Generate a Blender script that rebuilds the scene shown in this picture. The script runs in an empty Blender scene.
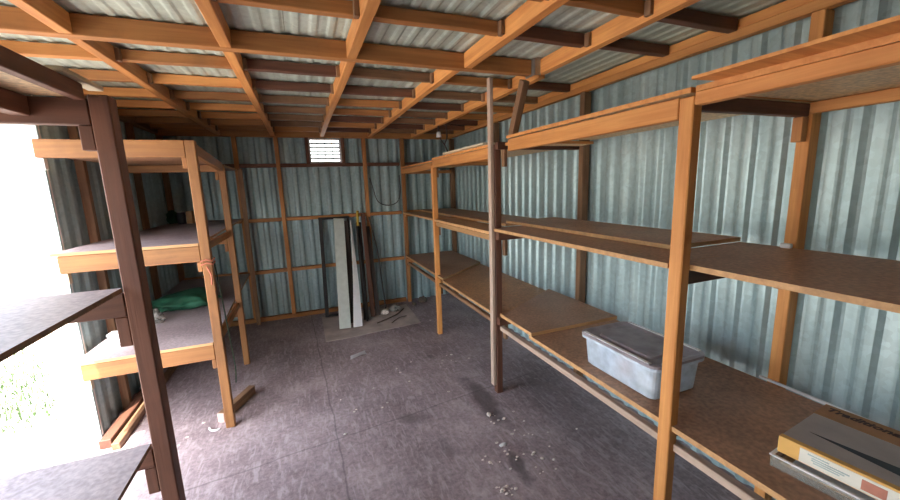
import bpy, bmesh, math, random
from mathutils import Vector, Matrix, noise
random.seed(7)
SC = bpy.context.scene
COL = SC.collection
H = 1.6

# ---------------------------------------------------------------- materials
def new_mat(name):
    m = bpy.data.materials.new(name); m.use_nodes = True
    nt = m.node_tree; nt.nodes.clear()
    out = nt.nodes.new('ShaderNodeOutputMaterial'); b = nt.nodes.new('ShaderNodeBsdfPrincipled')
    nt.links.new(b.outputs[0], out.inputs[0])
    return m, nt, b

def nd(nt, t, **k):
    n = nt.nodes.new(t)
    for a, v in k.items():
        if a.startswith('i_'):
            n.inputs[a[2:].replace('_', ' ')].default_value = v
        else:
            setattr(n, a, v)
    return n

def ramp(nt, src, stops):
    r = nt.nodes.new('ShaderNodeValToRGB'); e = r.color_ramp.elements
    e[0].position, e[0].color = stops[0][0], (*stops[0][1], 1)
    e[1].position, e[1].color = stops[-1][0], (*stops[-1][1], 1)
    for p, c in stops[1:-1]:
        q = e.new(p); q.color = (*c, 1)
    nt.links.new(src, r.inputs[0]); return r

def mixc(nt, fac, a, b, mode='MIX'):
    m = nt.nodes.new('ShaderNodeMix'); m.data_type = 'RGBA'; m.blend_type = mode
    for s, v in ((0, fac), (6, a), (7, b)):
        if hasattr(v, 'is_linked'): nt.links.new(v, m.inputs[s])
        elif isinstance(v, tuple): m.inputs[s].default_value = (*v, 1) if len(v) == 3 else v
        else: m.inputs[s].default_value = v
    return m.outputs[2]

def plain(name, col, rough=.6, metal=0, noise_amt=.25, scale=14, **kw):
    m, nt, b = new_mat(name)
    tc = nd(nt, 'ShaderNodeTexCoord'); n = nd(nt, 'ShaderNodeTexNoise', i_Scale=scale, i_Detail=4)
    nt.links.new(tc.outputs['Object'], n.inputs['Vector'])
    r = ramp(nt, n.outputs['Fac'], [(.3, tuple(c*(1-noise_amt) for c in col)), (.7, tuple(min(1, c*(1+noise_amt)) for c in col))])
    nt.links.new(r.outputs[0], b.inputs['Base Color'])
    b.inputs['Roughness'].default_value = rough; b.inputs['Metallic'].default_value = metal
    for k, v in kw.items(): b.inputs[k.replace('_', ' ')].default_value = v
    return m

def wood(name, light, dark, rough=.62, stain=.35, stain_col=(.06, .035, .02)):
    """grain runs along the object's local X"""
    m, nt, b = new_mat(name)
    tc = nd(nt, 'ShaderNodeTexCoord'); oi = nd(nt, 'ShaderNodeObjectInfo')
    mp = nd(nt, 'ShaderNodeMapping'); mp.inputs['Scale'].default_value = (1.1, 22, 22)
    add = nd(nt, 'ShaderNodeVectorMath', operation='ADD')
    sc = nd(nt, 'ShaderNodeVectorMath', operation='SCALE'); sc.inputs['Scale'].default_value = 31
    cmb = nd(nt, 'ShaderNodeCombineXYZ')
    for i in range(3): nt.links.new(oi.outputs['Random'], cmb.inputs[i])
    nt.links.new(cmb.outputs[0], sc.inputs[0])
    nt.links.new(tc.outputs['Object'], mp.inputs['Vector'])
    nt.links.new(mp.outputs[0], add.inputs[0]); nt.links.new(sc.outputs[0], add.inputs[1])
    n1 = nd(nt, 'ShaderNodeTexNoise', i_Scale=1.6, i_Detail=6, i_Roughness=.6, i_Distortion=.5)
    nt.links.new(add.outputs[0], n1.inputs['Vector'])
    r1 = ramp(nt, n1.outputs['Fac'], [(.28, dark), (.5, tuple((a+b_)/2 for a, b_ in zip(light, dark))), (.72, light)])
    add2 = nd(nt, 'ShaderNodeVectorMath', operation='ADD')
    nt.links.new(tc.outputs['Object'], add2.inputs[0]); nt.links.new(sc.outputs[0], add2.inputs[1])
    n2 = nd(nt, 'ShaderNodeTexNoise', i_Scale=3.2, i_Detail=5, i_Roughness=.65)
    nt.links.new(add2.outputs[0], n2.inputs['Vector'])
    r2 = ramp(nt, n2.outputs['Fac'], [(.5, (0, 0, 0)), (.78, (1, 1, 1))])
    ma = nd(nt, 'ShaderNodeMath', operation='MULTIPLY'); ma.inputs[1].default_value = stain
    nt.links.new(r2.outputs[0], ma.inputs[0])
    c = mixc(nt, ma.outputs[0], r1.outputs[0], stain_col)
    hv = nd(nt, 'ShaderNodeHueSaturation')
    mr = nd(nt, 'ShaderNodeMapRange'); mr.inputs['To Min'].default_value = .78; mr.inputs['To Max'].default_value = 1.12
    nt.links.new(oi.outputs['Random'], mr.inputs[0]); nt.links.new(mr.outputs[0], hv.inputs['Value'])
    nt.links.new(c, hv.inputs['Color']); nt.links.new(hv.outputs[0], b.inputs['Base Color'])
    b.inputs['Roughness'].default_value = rough
    bp = nd(nt, 'ShaderNodeBump', i_Strength=.35, i_Distance=.004)
    nt.links.new(n1.outputs['Fac'], bp.inputs['Height']); nt.links.new(bp.outputs[0], b.inputs['Normal'])
    return m

M = {}
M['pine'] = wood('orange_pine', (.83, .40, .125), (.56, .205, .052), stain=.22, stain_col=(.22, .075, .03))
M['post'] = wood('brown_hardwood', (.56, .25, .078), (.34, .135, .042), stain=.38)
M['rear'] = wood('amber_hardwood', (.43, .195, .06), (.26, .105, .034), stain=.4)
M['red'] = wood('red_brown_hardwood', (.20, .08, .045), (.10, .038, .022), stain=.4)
M['old'] = wood('weathered_brown_timber', (.34, .19, .10), (.18, .09, .045), stain=.45)
M['greyed'] = wood('greyed_timber', (.72, .54, .42), (.48, .34, .26), stain=.4)
M['edge'] = wood('sawn_board_edge', (.72, .42, .19), (.46, .24, .10), stain=.35)
M['pale'] = wood('pale_weathered_timber', (.80, .70, .52), (.62, .52, .36), stain=.15)
M['white_jamb'] = plain('sunlit_white_timber', (.85, .85, .82), .55, 0, .08)  # white is sun glare on the jamb, put into its colour

def board_mat(name, a, b_, dust, dustcol):
    m, nt, b = new_mat(name)
    tc = nd(nt, 'ShaderNodeTexCoord'); oi = nd(nt, 'ShaderNodeObjectInfo')
    n = nd(nt, 'ShaderNodeTexNoise', i_Scale=3.5, i_Detail=8, i_Roughness=.65)
    n.noise_dimensions = '4D'; mw = nd(nt, 'ShaderNodeMath', operation='MULTIPLY'); mw.inputs[1].default_value = 40
    nt.links.new(oi.outputs['Random'], mw.inputs[0]); nt.links.new(mw.outputs[0], n.inputs['W'])
    nt.links.new(tc.outputs['Object'], n.inputs['Vector'])
    r = ramp(nt, n.outputs['Fac'], [(.3, b_), (.7, a)])
    n2 = nd(nt, 'ShaderNodeTexNoise', i_Scale=60, i_Detail=3)
    nt.links.new(tc.outputs['Object'], n2.inputs['Vector'])
    r2 = ramp(nt, n2.outputs['Fac'], [(.35, (.7, .7, .7)), (.65, (1.15, 1.15, 1.15))])
    c = mixc(nt, 1.0, r.outputs[0], r2.outputs[0], 'MULTIPLY')
    n3 = nd(nt, 'ShaderNodeTexNoise', i_Scale=1.4, i_Detail=5)
    nt.links.new(tc.outputs['Object'], n3.inputs['Vector'])
    r3 = ramp(nt, n3.outputs['Fac'], [(.4, (0, 0, 0)), (.65, (dust, dust, dust))])
    c = mixc(nt, r3.outputs[0], c, dustcol)
    nt.links.new(c, b.inputs['Base Color']); b.inputs['Roughness'].default_value = .5
    bp = nd(nt, 'ShaderNodeBump', i_Strength=.2, i_Distance=.003)
    nt.links.new(n2.outputs['Fac'], bp.inputs['Height']); nt.links.new(bp.outputs[0], b.inputs['Normal'])
    return m
M['chip'] = board_mat('brown_chipboard', (.52, .275, .155), (.33, .165, .09), .35, (.50, .35, .26))
M['ply'] = board_mat('tan_plywood', (.60, .31, .14), (.42, .20, .09), .3, (.30, .20, .12))
M['dusty'] = board_mat('dusty_grey_board', (.33, .265, .265), (.19, .145, .15), .55, (.44, .38, .38))
M['nearlit'] = board_mat('door_lit_board', (.46, .39, .395), (.29, .235, .245), .5, (.56, .50, .51))  # brighter copy of the dusty board; doorway light put into its colour
M['cleanply'] = board_mat('clean_plywood', (.82, .60, .34), (.70, .48, .25), .1, (.4, .3, .2))

def sheet_mat(name, c0, c1, metal, rough, axis):
    """galvanised steel, streaked along the ribs (axis = rib direction index)"""
    m, nt, b = new_mat(name)
    tc = nd(nt, 'ShaderNodeTexCoord')
    mp = nd(nt, 'ShaderNodeMapping'); s = [7, 7, 7]; s[axis] = .7; mp.inputs['Scale'].default_value = s
    nt.links.new(tc.outputs['Object'], mp.inputs['Vector'])
    n = nd(nt, 'ShaderNodeTexNoise', i_Scale=1.5, i_Detail=7, i_Roughness=.6)
    nt.links.new(mp.outputs[0], n.inputs['Vector'])
    r = ramp(nt, n.outputs['Fac'], [(.3, c0), (.7, c1)])
    v = nd(nt, 'ShaderNodeTexVoronoi', i_Scale=45); nt.links.new(tc.outputs['Object'], v.inputs['Vector'])
    rv = ramp(nt, v.outputs['Color'], [(0, (.88, .88, .88)), (1, (1.1, 1.1, 1.1))])
    c = mixc(nt, 1.0, r.outputs[0], rv.outputs[0], 'MULTIPLY')
    n3 = nd(nt, 'ShaderNodeTexNoise', i_Scale=2.2, i_Detail=6, i_Roughness=.7)
    nt.links.new(tc.outputs['Object'], n3.inputs['Vector'])
    r3 = ramp(nt, n3.outputs['Fac'], [(.56, (0, 0, 0)), (.8, (.35, .35, .35))])
    c = mixc(nt, r3.outputs[0], c, (.30, .27, .22))
    nt.links.new(c, b.inputs['Base Color'])
    b.inputs['Metallic'].default_value = metal; b.inputs['Roughness'].default_value = rough
    return m
M['wallsheet'] = sheet_mat('galvanised_wall_sheet', (.315, .44, .465), (.50, .635, .65), .38, .42, 2)
M['dimsheet'] = sheet_mat('dimmed_wall_sheet', (.25, .35, .37), (.42, .54, .55), .25, .46, 2)  # wall sheet darkened; dimmer light of the back part is put into colour
M['roofsheet'] = sheet_mat('galvanised_roof_sheet', (.46, .555, .49), (.65, .73, .655), .18, .5, 1)

def floor_mat():
    m, nt, b = new_mat('stained_concrete')
    tc = nd(nt, 'ShaderNodeTexCoord'); P = tc.outputs['Object']
    n = nd(nt, 'ShaderNodeTexNoise', i_Scale=1.5, i_Detail=10, i_Roughness=.65); nt.links.new(P, n.inputs['Vector'])
    r = ramp(nt, n.outputs['Fac'], [(.3, (.20, .15, .155)), (.5, (.32, .25, .258)), (.70, (.48, .395, .40))])
    f = nd(nt, 'ShaderNodeTexNoise', i_Scale=38, i_Detail=6, i_Roughness=.7); nt.links.new(P, f.inputs['Vector'])
    rf = ramp(nt, f.outputs['Fac'], [(.3, (.6, .6, .6)), (.7, (1.3, 1.3, 1.3))])
    c = mixc(nt, 1.0, r.outputs[0], rf.outputs[0], 'MULTIPLY')
    # scuff strokes
    mp = nd(nt, 'ShaderNodeMapping'); mp.inputs['Scale'].default_value = (20, 5, 1); mp.inputs['Rotation'].default_value = (0, 0, .5)
    nt.links.new(P, mp.inputs['Vector'])
    s = nd(nt, 'ShaderNodeTexNoise', i_Scale=1.6, i_Detail=5, i_Distortion=1.2); nt.links.new(mp.outputs[0], s.inputs['Vector'])
    rs = ramp(nt, s.outputs['Fac'], [(.5, (0, 0, 0)), (.66, (.5, .5, .5))])
    c = mixc(nt, rs.outputs[0], c, (.54, .46, .475))
    # oil stains and a broad darker patch under the long shelves: (x, y, rx, ry, rot, strength)
    sep = nd(nt, 'ShaderNodeSeparateXYZ'); nt.links.new(P, sep.inputs[0])
    wob = nd(nt, 'ShaderNodeTexNoise', i_Scale=7, i_Detail=4); nt.links.new(P, wob.inputs['Vector'])
    def stain(x, y, rx, ry, rot, amt, c):
        m2 = nd(nt, 'ShaderNodeMapping'); m2.vector_type = 'TEXTURE'
        m2.inputs['Location'].default_value = (x, y, 0); m2.inputs['Rotation'].default_value = (0, 0, rot)
        m2.inputs['Scale'].default_value = (rx, ry, 1); nt.links.new(P, m2.inputs['Vector'])
        ln = nd(nt, 'ShaderNodeVectorMath', operation='LENGTH'); nt.links.new(m2.outputs[0], ln.inputs[0])
        ad = nd(nt, 'ShaderNodeMath', operation='ADD'); nt.links.new(ln.outputs['Value'], ad.inputs[0])
        sb = nd(nt, 'ShaderNodeMath', operation='MULTIPLY_ADD'); nt.links.new(wob.outputs['Fac'], sb.inputs[0])
        sb.inputs[1].default_value = 1.3; sb.inputs[2].default_value = -.65
        nt.links.new(sb.outputs[0], ad.inputs[1])
        rr = ramp(nt, ad.outputs[0], [(.45, (amt, amt, amt)), (1.05, (0, 0, 0))])
        return mixc(nt, rr.outputs[0], c, (.07, .058, .062))
    for st in STAINS_AND_PATCH: c = stain(*st, c)
    # two joints / cracks
    def joint(axis_out, other, base, slope, amt, w, c):
        wv = nd(nt, 'ShaderNodeTexNoise', i_Scale=3, i_Detail=5); nt.links.new(P, wv.inputs['Vector'])
        l = nd(nt, 'ShaderNodeMath', operation='MULTIPLY_ADD'); nt.links.new(sep.outputs[other], l.inputs[0])
        l.inputs[1].default_value = slope; l.inputs[2].default_value = base
        l2 = nd(nt, 'ShaderNodeMath', operation='MULTIPLY_ADD'); nt.links.new(wv.outputs['Fac'], l2.inputs[0]); l2.inputs[1].default_value = .05
        nt.links.new(l.outputs[0], l2.inputs[2])
        d = nd(nt, 'ShaderNodeMath', operation='SUBTRACT'); nt.links.new(sep.outputs[axis_out], d.inputs[0]); nt.links.new(l2.outputs[0], d.inputs[1])
        a = nd(nt, 'ShaderNodeMath', operation='ABSOLUTE'); nt.links.new(d.outputs[0], a.inputs[0])
        rr = ramp(nt, a.outputs[0], [(w*.4, (amt, amt, amt)), (w*1.8, (0, 0, 0))])
        return mixc(nt, rr.outputs[0], c, (.055, .045, .05))
    for j in JOINTS: c = joint(*j, c)
    nt.links.new(c, b.inputs['Base Color'])
    b.inputs['Roughness'].default_value = .62
    bp = nd(nt, 'ShaderNodeBump', i_Strength=.35, i_Distance=.006)
    nt.links.new(f.outputs['Fac'], bp.inputs['Height']); nt.links.new(bp.outputs[0], b.inputs['Normal'])
    return m
STAINS_AND_PATCH = [(1.13, 2.34, .10, .44, -.02, .72), (1.015, 1.66, .05, .17, -.05, .7), (.60, 2.33, .16, .08, -.5, .4), (.69, 1.98, .04, .15, 0, .4),
          (-.05, 2.95, .06, .10, 0, .25), (1.0, 3.2, .05, .05, 0, .5), (1.7, 2.2, .35, 1.2, 0, .3)]  # last entry: broad darker patch under the long shelves
JOINTS = [(0, 1, .13, -.035, .55, .004), (1, 0, 2.29, .13, .45, .005)]
M['floor'] = floor_mat()

def ground_mat():
    m, nt, b = new_mat('dry_pale_ground')
    tc = nd(nt, 'ShaderNodeTexCoord'); P = tc.outputs['Object']
    n = nd(nt, 'ShaderNodeTexNoise', i_Scale=1.2, i_Detail=8); nt.links.new(P, n.inputs['Vector'])
    r = ramp(nt, n.outputs['Fac'], [(.35, (.32, .285, .24)), (.65, (.47, .43, .375))])
    nt.links.new(r.outputs[0], b.inputs['Base Color']); b.inputs['Roughness'].default_value = .9
    return m
M['ground'] = ground_mat()
M['grass'] = plain('dry_green_grass', (.055, .10, .03), .7, 0, .4, 3)
M['black'] = plain('black_painted_metal', (.022, .02, .02), .5, .2)
M['darkwood'] = wood('blackened_timber', (.06, .042, .035), (.03, .02, .017), stain=.3)
M['greyboard'] = plain('pale_grey_green_board', (.56, .60, .55), .5, 0, .08)
M['white'] = plain('white_plastic', (.85, .85, .86), .4, 0, .04)
M['paper'] = plain('white_paper', (.82, .82, .84), .8, 0, .06)
M['yellow'] = plain('yellow_plastic', (.62, .42, .05), .5)
M['mat'] = plain('flattened_grey_cardboard', (.50, .42, .38), .9, 0, .25, 6)
M['twig'] = plain('dry_twig', (.10, .07, .05), .8)
M['debris'] = plain('pale_debris', (.72, .64, .58), .8, 0, .4, 60)
M['green'] = plain('green_woven_cloth', (.02, .115, .06), .75, 0, .35, 9)
M['tan'] = plain('tan_cardboard', (.48, .30, .16), .7)
M['dark'] = plain('dark_grey_plastic', (.045, .045, .05), .45)
M['cordgreen'] = plain('dark_green_cord', (.05, .085, .05), .7)
M['rag'] = plain('faded_red_twine', (.50, .16, .09), .8)
M['steel'] = plain('dull_steel', (.45, .46, .46), .4, .8)
M['wire'] = plain('dark_wire', (.05, .035, .035), .6)
M['sunend'] = plain('sunlit_pink_timber', (.66, .42, .36), .7)  # pink is sunlight on the offcut end, put into the colour
M['boxtop'] = plain('greyed_cardboard_lid', (.50, .43, .39), .6, 0, .12, 10)
M['boxbrown'] = plain('brown_printed_band', (.42, .20, .075), .55, 0, .2, 10)
M['boxorange'] = plain('orange_printed_card', (.80, .46, .13), .55, 0, .08)
M['boxwhite'] = plain('white_printed_label', (.80, .77, .68), .55, 0, .05)
M['inkred'] = plain('faded_red_print', (.55, .22, .15), .6)
M['inkdark'] = plain('dark_brown_print', (.075, .028, .018), .6)
M['inkgrey'] = plain('grey_green_print', (.42, .52, .50), .6)
M['wedgeblack'] = plain('wedge_black', (.02, .02, .023), .45)
M['pinkpack'] = plain('pale_pink_packet', (.80, .42, .36), .6)
M['bluepack'] = plain('pale_blue_packet', (.28, .38, .62), .6)
M['whitepack'] = plain('crumpled_white_packet', (.78, .76, .74), .6)

def translucent(name, col, trans, rough=.35):
    m, nt, b = new_mat(name)
    b.inputs['Base Color'].default_value = (*col, 1); b.inputs['Roughness'].default_value = rough
    tr = nd(nt, 'ShaderNodeBsdfTransparent'); mx = nd(nt, 'ShaderNodeMixShader')
    tc = nd(nt, 'ShaderNodeTexCoord'); n = nd(nt, 'ShaderNodeTexNoise', i_Scale=18, i_Detail=5)
    nt.links.new(tc.outputs['Object'], n.inputs['Vector'])
    r = ramp(nt, n.outputs['Fac'], [(.3, (max(0, trans-.15),)*3), (.7, (trans+.12,)*3)])
    nt.links.new(r.outputs[0], mx.inputs[0]); nt.links.new(b.outputs[0], mx.inputs[1]); nt.links.new(tr.outputs[0], mx.inputs[2])
    out = [x for x in nt.nodes if x.type == 'OUTPUT_MATERIAL'][0]; nt.links.new(mx.outputs[0], out.inputs[0])
    return m
M['tub'] = translucent('cloudy_clear_plastic', (.74, .87, 1.0), .42)
M['lid'] = translucent('dusty_clear_lid', (.36, .315, .34), .2, .3)
M['tray'] = translucent('clear_plastic_tray', (.50, .49, .45), .74, .25)
M['cloudy'] = translucent('crinkled_clear_bag', (.30, .28, .25), .45, .3)

# ---------------------------------------------------------------- helpers
def link(name, bm, mat, parent=None, mw=None, smooth=False):
    me = bpy.data.meshes.new(name); bm.normal_update(); bm.to_mesh(me); bm.free()
    if isinstance(mat, (list, tuple)):
        for x in mat: me.materials.append(M[x])
    else:
        me.materials.append(M[mat])
    if smooth:
        for p in me.polygons: p.use_smooth = True
    o = bpy.data.objects.new(name, me); COL.objects.link(o)
    mw = mw or Matrix.Identity(4)
    if parent is not None:
        o.parent = parent
        o.matrix_basis = world_of(parent).inverted() @ mw
    else:
        o.matrix_basis = mw
    return o

def world_of(o):
    m = o.matrix_basis.copy()
    while o.parent is not None:
        o = o.parent; m = o.matrix_basis @ m
    return m

def thing(name, loc, label, cat, group=None):
    o = bpy.data.objects.new(name, None); COL.objects.link(o)
    o.empty_display_size = .1; o.matrix_basis = Matrix.Translation(loc)
    return tag(o, label, cat, group)

def tag(o, label, cat, group=None, kind=None):
    o['label'] = label; o['category'] = cat
    if group: o['group'] = group
    if kind: o['kind'] = kind
    return o

def struct(name, bm, mat, parent=None, label=None):
    o = link(name, bm, mat, parent)
    if parent is None:
        o['kind'] = 'structure'
        if label: o['label'] = label
    return o

def bm_box(bm, x0, x1, y0, y1, z0, z1, bev=0, seg=1):
    r = bmesh.ops.create_cube(bm, size=1)
    for v in r['verts']:
        v.co = Vector(((x0+x1)/2 + v.co.x*(x1-x0), (y0+y1)/2 + v.co.y*(y1-y0), (z0+z1)/2 + v.co.z*(z1-z0)))
    if bev:
        es = list({e for v in r['verts'] for e in v.link_edges})
        bmesh.ops.bevel(bm, geom=es, offset=bev, segments=seg, affect='EDGES', profile=.5)
    return bm

AX = [Matrix.Identity(3), Matrix(((0, 1, 0), (1, 0, 0), (0, 0, -1))), Matrix(((0, 0, -1), (0, 1, 0), (1, 0, 0)))]

def timber(name, x0, x1, y0, y1, z0, z1, mat, parent=None, bev=.003, warp=.0, tilt=True):
    """a sawn length: local X runs along its longest side, the edges eased, a little warp"""
    d = (x1-x0, y1-y0, z1-z0); k = d.index(max(d)); R3 = AX[k]
    s = R3.transposed() @ Vector(d); s = Vector((abs(s.x), abs(s.y), abs(s.z)))
    bm = bmesh.new(); bm_box(bm, -s.x/2, s.x/2, -s.y/2, s.y/2, -s.z/2, s.z/2, min(bev, min(s)*.2))
    if warp:
        es = [e for e in bm.edges if abs((e.verts[0].co-e.verts[1].co).x) > s.x*.5]
        bmesh.ops.subdivide_edges(bm, edges=es, cuts=10)
        ph = random.random()*9
        for v in bm.verts:
            t = v.co.x/s.x
            v.co.y += warp*math.sin(3.0*t+ph)*(1-4*t*t); v.co.z += warp*.6*math.sin(4.1*t+ph*2)*(1-4*t*t)
    mw = Matrix.Translation(((x0+x1)/2, (y0+y1)/2, (z0+z1)/2)) @ R3.to_4x4()
    return link(name, bm, mat, parent, mw)

def bar(name, p, q, w, t, mat, parent=None, up=(0, 0, 1), bev=.003):
    """box from p to q, w across, t along the 'up' side"""
    p, q = Vector(p), Vector(q); x = (q-p).normalized(); y = Vector(up).cross(x).normalized(); z = x.cross(y)
    L = (q-p).length; bm = bmesh.new(); bm_box(bm, -L/2, L/2, -w/2, w/2, -t/2, t/2, min(bev, w*.2, t*.2))
    R3 = Matrix((x, y, z)).transposed()
    return link(name, bm, mat, parent, Matrix.Translation((p+q)/2) @ R3.to_4x4())

def bm_tube(bm, pts, r, n=8, closed=False):
    pts = [Vector(p) for p in pts]; rings = []
    for i, p in enumerate(pts):
        a = pts[max(i-1, 0)]; b = pts[min(i+1, len(pts)-1)]; t = (b-a).normalized()
        u = t.cross(Vector((0, 0, 1)) if abs(t.z) < .9 else Vector((1, 0, 0))).normalized(); v = t.cross(u)
        rr = r[i] if isinstance(r, (list, tuple)) else r
        rings.append([bm.verts.new(p + (u*math.cos(2*math.pi*k/n) + v*math.sin(2*math.pi*k/n))*rr) for k in range(n)])
    for a, b in zip(rings, rings[1:]):
        for k in range(n): bm.faces.new((a[k], a[(k+1) % n], b[(k+1) % n], b[k]))
    bm.faces.new(rings[0][::-1]); bm.faces.new(rings[-1])
    return bm

def spline(pts, n=6):
    P = [Vector(p) for p in pts]; P = [P[0]*2-P[1]] + P + [P[-1]*2-P[-2]]; out = []
    for i in range(1, len(P)-2):
        for k in range(n):
            t = k/n; a, b, c, d = P[i-1:i+3]
            out.append(.5*((2*b)+(c-a)*t+(2*a-5*b+4*c-d)*t*t+(3*b-a-3*c+d)*t**3))
    out.append(P[-2]); return out

def tube(name, pts, r, mat, parent=None, n=8, smooth=True):
    return link(name, bm_tube(bmesh.new(), pts, r, n), mat, parent, smooth=smooth)

def lump(name, c, size, mat, seed=0, rough=.35, sub=4, parent=None, freq=2.2):
    bm = bmesh.new(); bmesh.ops.create_icosphere(bm, subdivisions=sub, radius=1)
    for v in bm.verts:
        n = v.co.normalized()
        k = 1 + rough*noise.noise(n*freq + Vector((seed, seed*1.7, 3))) + rough*.5*noise.noise(n*freq*2.7 + Vector((seed, 1, 9)))
        z = n.z*k
        if z < 0: z *= .999
        v.co = Vector((n.x*k*size[0], n.y*k*size[1], max(z, -.55)*size[2]))
    lo = min(v.co.z for v in bm.verts)
    for v in bm.verts: v.co.z -= lo
    return link(name, bm, mat, parent, Matrix.Translation(c), smooth=True)

# corrugated sheet: profile along u, straight along v
PITCH = .127
PROFILE = [(0, 0), (.24, 0), (.32, .10), (.46, .90), (.54, 1), (.66, 1), (.74, .90), (.88, .10), (.96, 0)]
def corr(bm, fn, u0, u1, v0, v1, depth=.017, lap=.80, holes=(), PITCH=PITCH):
    """fn(u, d, v) -> world point; sheets overlap every 'lap' m; holes = (ua, ub, va, vb)"""
    us = []
    k = math.floor(u0/PITCH) - 1
    while k*PITCH < u1:
        for t, h in PROFILE: us.append(((k+t)*PITCH, h))
        k += 1
    def h_at(u):
        t = (u/PITCH) % 1.0; pts = PROFILE + [(1.0, 0)]
        for (a, ha), (b, hb) in zip(pts, pts[1:]):
            if a <= t <= b: return ha + (hb-ha)*(t-a)/max(b-a, 1e-6)
        return 0
    cuts = {u0, u1}
    for a, b, c, d in holes: cuts |= {a, b}
    cu = sorted({round(u, 5) for u, _ in us if u0 < u < u1} | {round(c, 5) for c in cuts if u0 <= c <= u1})
    vs = sorted({v0, v1} | {z for h in holes for z in h[2:] if v0 < z < v1})
    def off(u): return .0022*(math.floor(u/lap) % 2)
    for i in range(len(cu)-1):
        a, b = cu[i], cu[i+1]; m = (a+b)/2
        for c, d in zip(vs, vs[1:]):
            mv = (c+d)/2
            if any(h[0] < m < h[1] and h[2] < mv < h[3] for h in holes): continue
            q = [bm.verts.new(fn(u, h_at(u)*depth + off(u), v)) for u, v in ((a, c), (b, c), (b, d), (a, d))]
            bm.faces.new(q)
    bmesh.ops.remove_doubles(bm, verts=bm.verts, dist=1e-5)
    return bm

# ---------------------------------------------------------------- setting
XL, XR, YB, YF, ZR = -1.42, 2.045, 5.085, -1.1, 2.318
bm = bmesh.new(); bm_box(bm, XL-.12, XR+.06, YF-.05, YB+.06, -.12, 0, 0)
struct('floor', bm, 'floor', label='stained grey concrete floor with two cracks')
bm = bmesh.new(); bmesh.ops.create_grid(bm, x_segments=2, y_segments=2, size=400)
for v in bm.verts: v.co.z = -.06
struct('ground', bm, 'ground', label='sunlit pale dry ground outside the doorway')

bm = bmesh.new()
corr(bm, lambda u, d, v: Vector((XR-d, u, v)), YF, YB, -.01, ZR+.03, holes=())
struct('wall_right', bm, 'wallsheet', label='galvanised corrugated wall behind the long shelves')
DOOR0, DOOR1, DOORZ = .25, 3.0, 2.06  # doorway; unseen near edge widened to let in more light
bm = bmesh.new()
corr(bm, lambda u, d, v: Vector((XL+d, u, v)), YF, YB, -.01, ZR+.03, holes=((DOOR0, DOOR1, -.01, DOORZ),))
struct('wall_left', bm, 'dimsheet', label='corrugated wall with the open doorway')
VX0, VX1, VZ0, VZ1 = .150, .508, 1.885, 2.205
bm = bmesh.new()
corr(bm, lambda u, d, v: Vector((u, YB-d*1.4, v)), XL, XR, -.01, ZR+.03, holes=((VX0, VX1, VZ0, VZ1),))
struct('wall_back', bm, 'dimsheet', label='corrugated back wall with a small vent')
bm = bmesh.new()
corr(bm, lambda u, d, v: Vector((u, YF+d, v)), XL, XR, -.01, ZR+.03)
struct('wall_front', bm, 'wallsheet', label='corrugated end wall behind the viewer')
bm = bmesh.new()
corr(bm, lambda u, d, v: Vector((u, v, ZR+.006-d)), XL-.02, XR+.1, YF-.1, YB+.1, .006, PITCH=.0762)
struct('ceiling', bm, 'roofsheet', label='underside of the galvanised roof sheets')

# door jamb and head
bm = bmesh.new(); bm_box(bm, -1.53, -1.405, 3.002, 3.04, -.05, 2.2, .003)
struct('trim_1', bm, 'white_jamb', label='white door jamb in full sun')
bm = bmesh.new(); bm_box(bm, -1.60, -1.532, 3.02, 3.07, -.06, 2.2, .003)
struct('trim_2', bm, 'pale', label='pale outer door post')
bm = bmesh.new(); bm_box(bm, -1.48, -1.39, DOOR0-.045, 3.0, DOORZ, DOORZ+.09, .003)
struct('trim_3', bm, 'post', label='timber head over the doorway')
bm = bmesh.new(); bm_box(bm, -1.48, -1.39, DOOR0-.045, DOOR0, 0, DOORZ, .003)
struct('trim_4', bm, 'post', label='unseen timber jamb of the widened doorway, beside the near shelves')

# vent in the back wall
w = bpy.data.objects.new('window_1', None); COL.objects.link(w); w['kind'] = 'structure'; w['label'] = 'small white louvred vent high in the back wall'
w.matrix_basis = Matrix.Translation(((VX0+VX1)/2, YB, VZ0))
bm = bmesh.new()
for a in ((VX0-.012, VX0+.008, VZ0-.012, VZ1+.012), (VX1-.008, VX1+.012, VZ0-.012, VZ1+.012)): bm_box(bm, a[0], a[1], YB-.03, YB+.03, a[2], a[3])
for a in ((VX0, VX1, VZ0-.012, VZ0+.006), (VX0, VX1, VZ1-.006, VZ1+.012)): bm_box(bm, a[0], a[1], YB-.028, YB+.028, a[2], a[3])
link('window_frame', bm, 'white', w)
bm = bmesh.new()
for i in range(1, 7):
    z = VZ0 + (VZ1-VZ0)*i/7
    bm_box(bm, VX0, VX1, YB-.012, YB+.012, z-.010, z+.010)
for i in range(1, 4):
    x = VX0 + (VX1-VX0)*i/4
    bm_box(bm, x-.004, x+.004, YB-.004, YB+.004, VZ0, VZ1)
link('louvres', bm, 'steel', w)

# ---------------------------------------------------------------- roof timbers
ORD = ['first', 'second', 'third', 'fourth', 'fifth', 'sixth', 'seventh', 'eighth']
RZ0, RZ1 = 2.232, 2.312
cb = thing('crossbeam', (.0, 2.05, RZ0), 'long orange roof crossbeam spanning the rafters near the viewer', 'beam')
timber('beam_timber', -1.35, 1.34, 2.028, 2.078, RZ0-.002, RZ1, 'post', cb)
bm = bmesh.new(); bm_box(bm, 1.342, 1.347, 2.0, 2.1, RZ0-.01, RZ0+.09, .001); bm_box(bm, 1.342, 1.385, 2.0, 2.004, RZ0-.01, RZ0+.09, .001)
link('bracket', bm, 'steel', cb)

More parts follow.
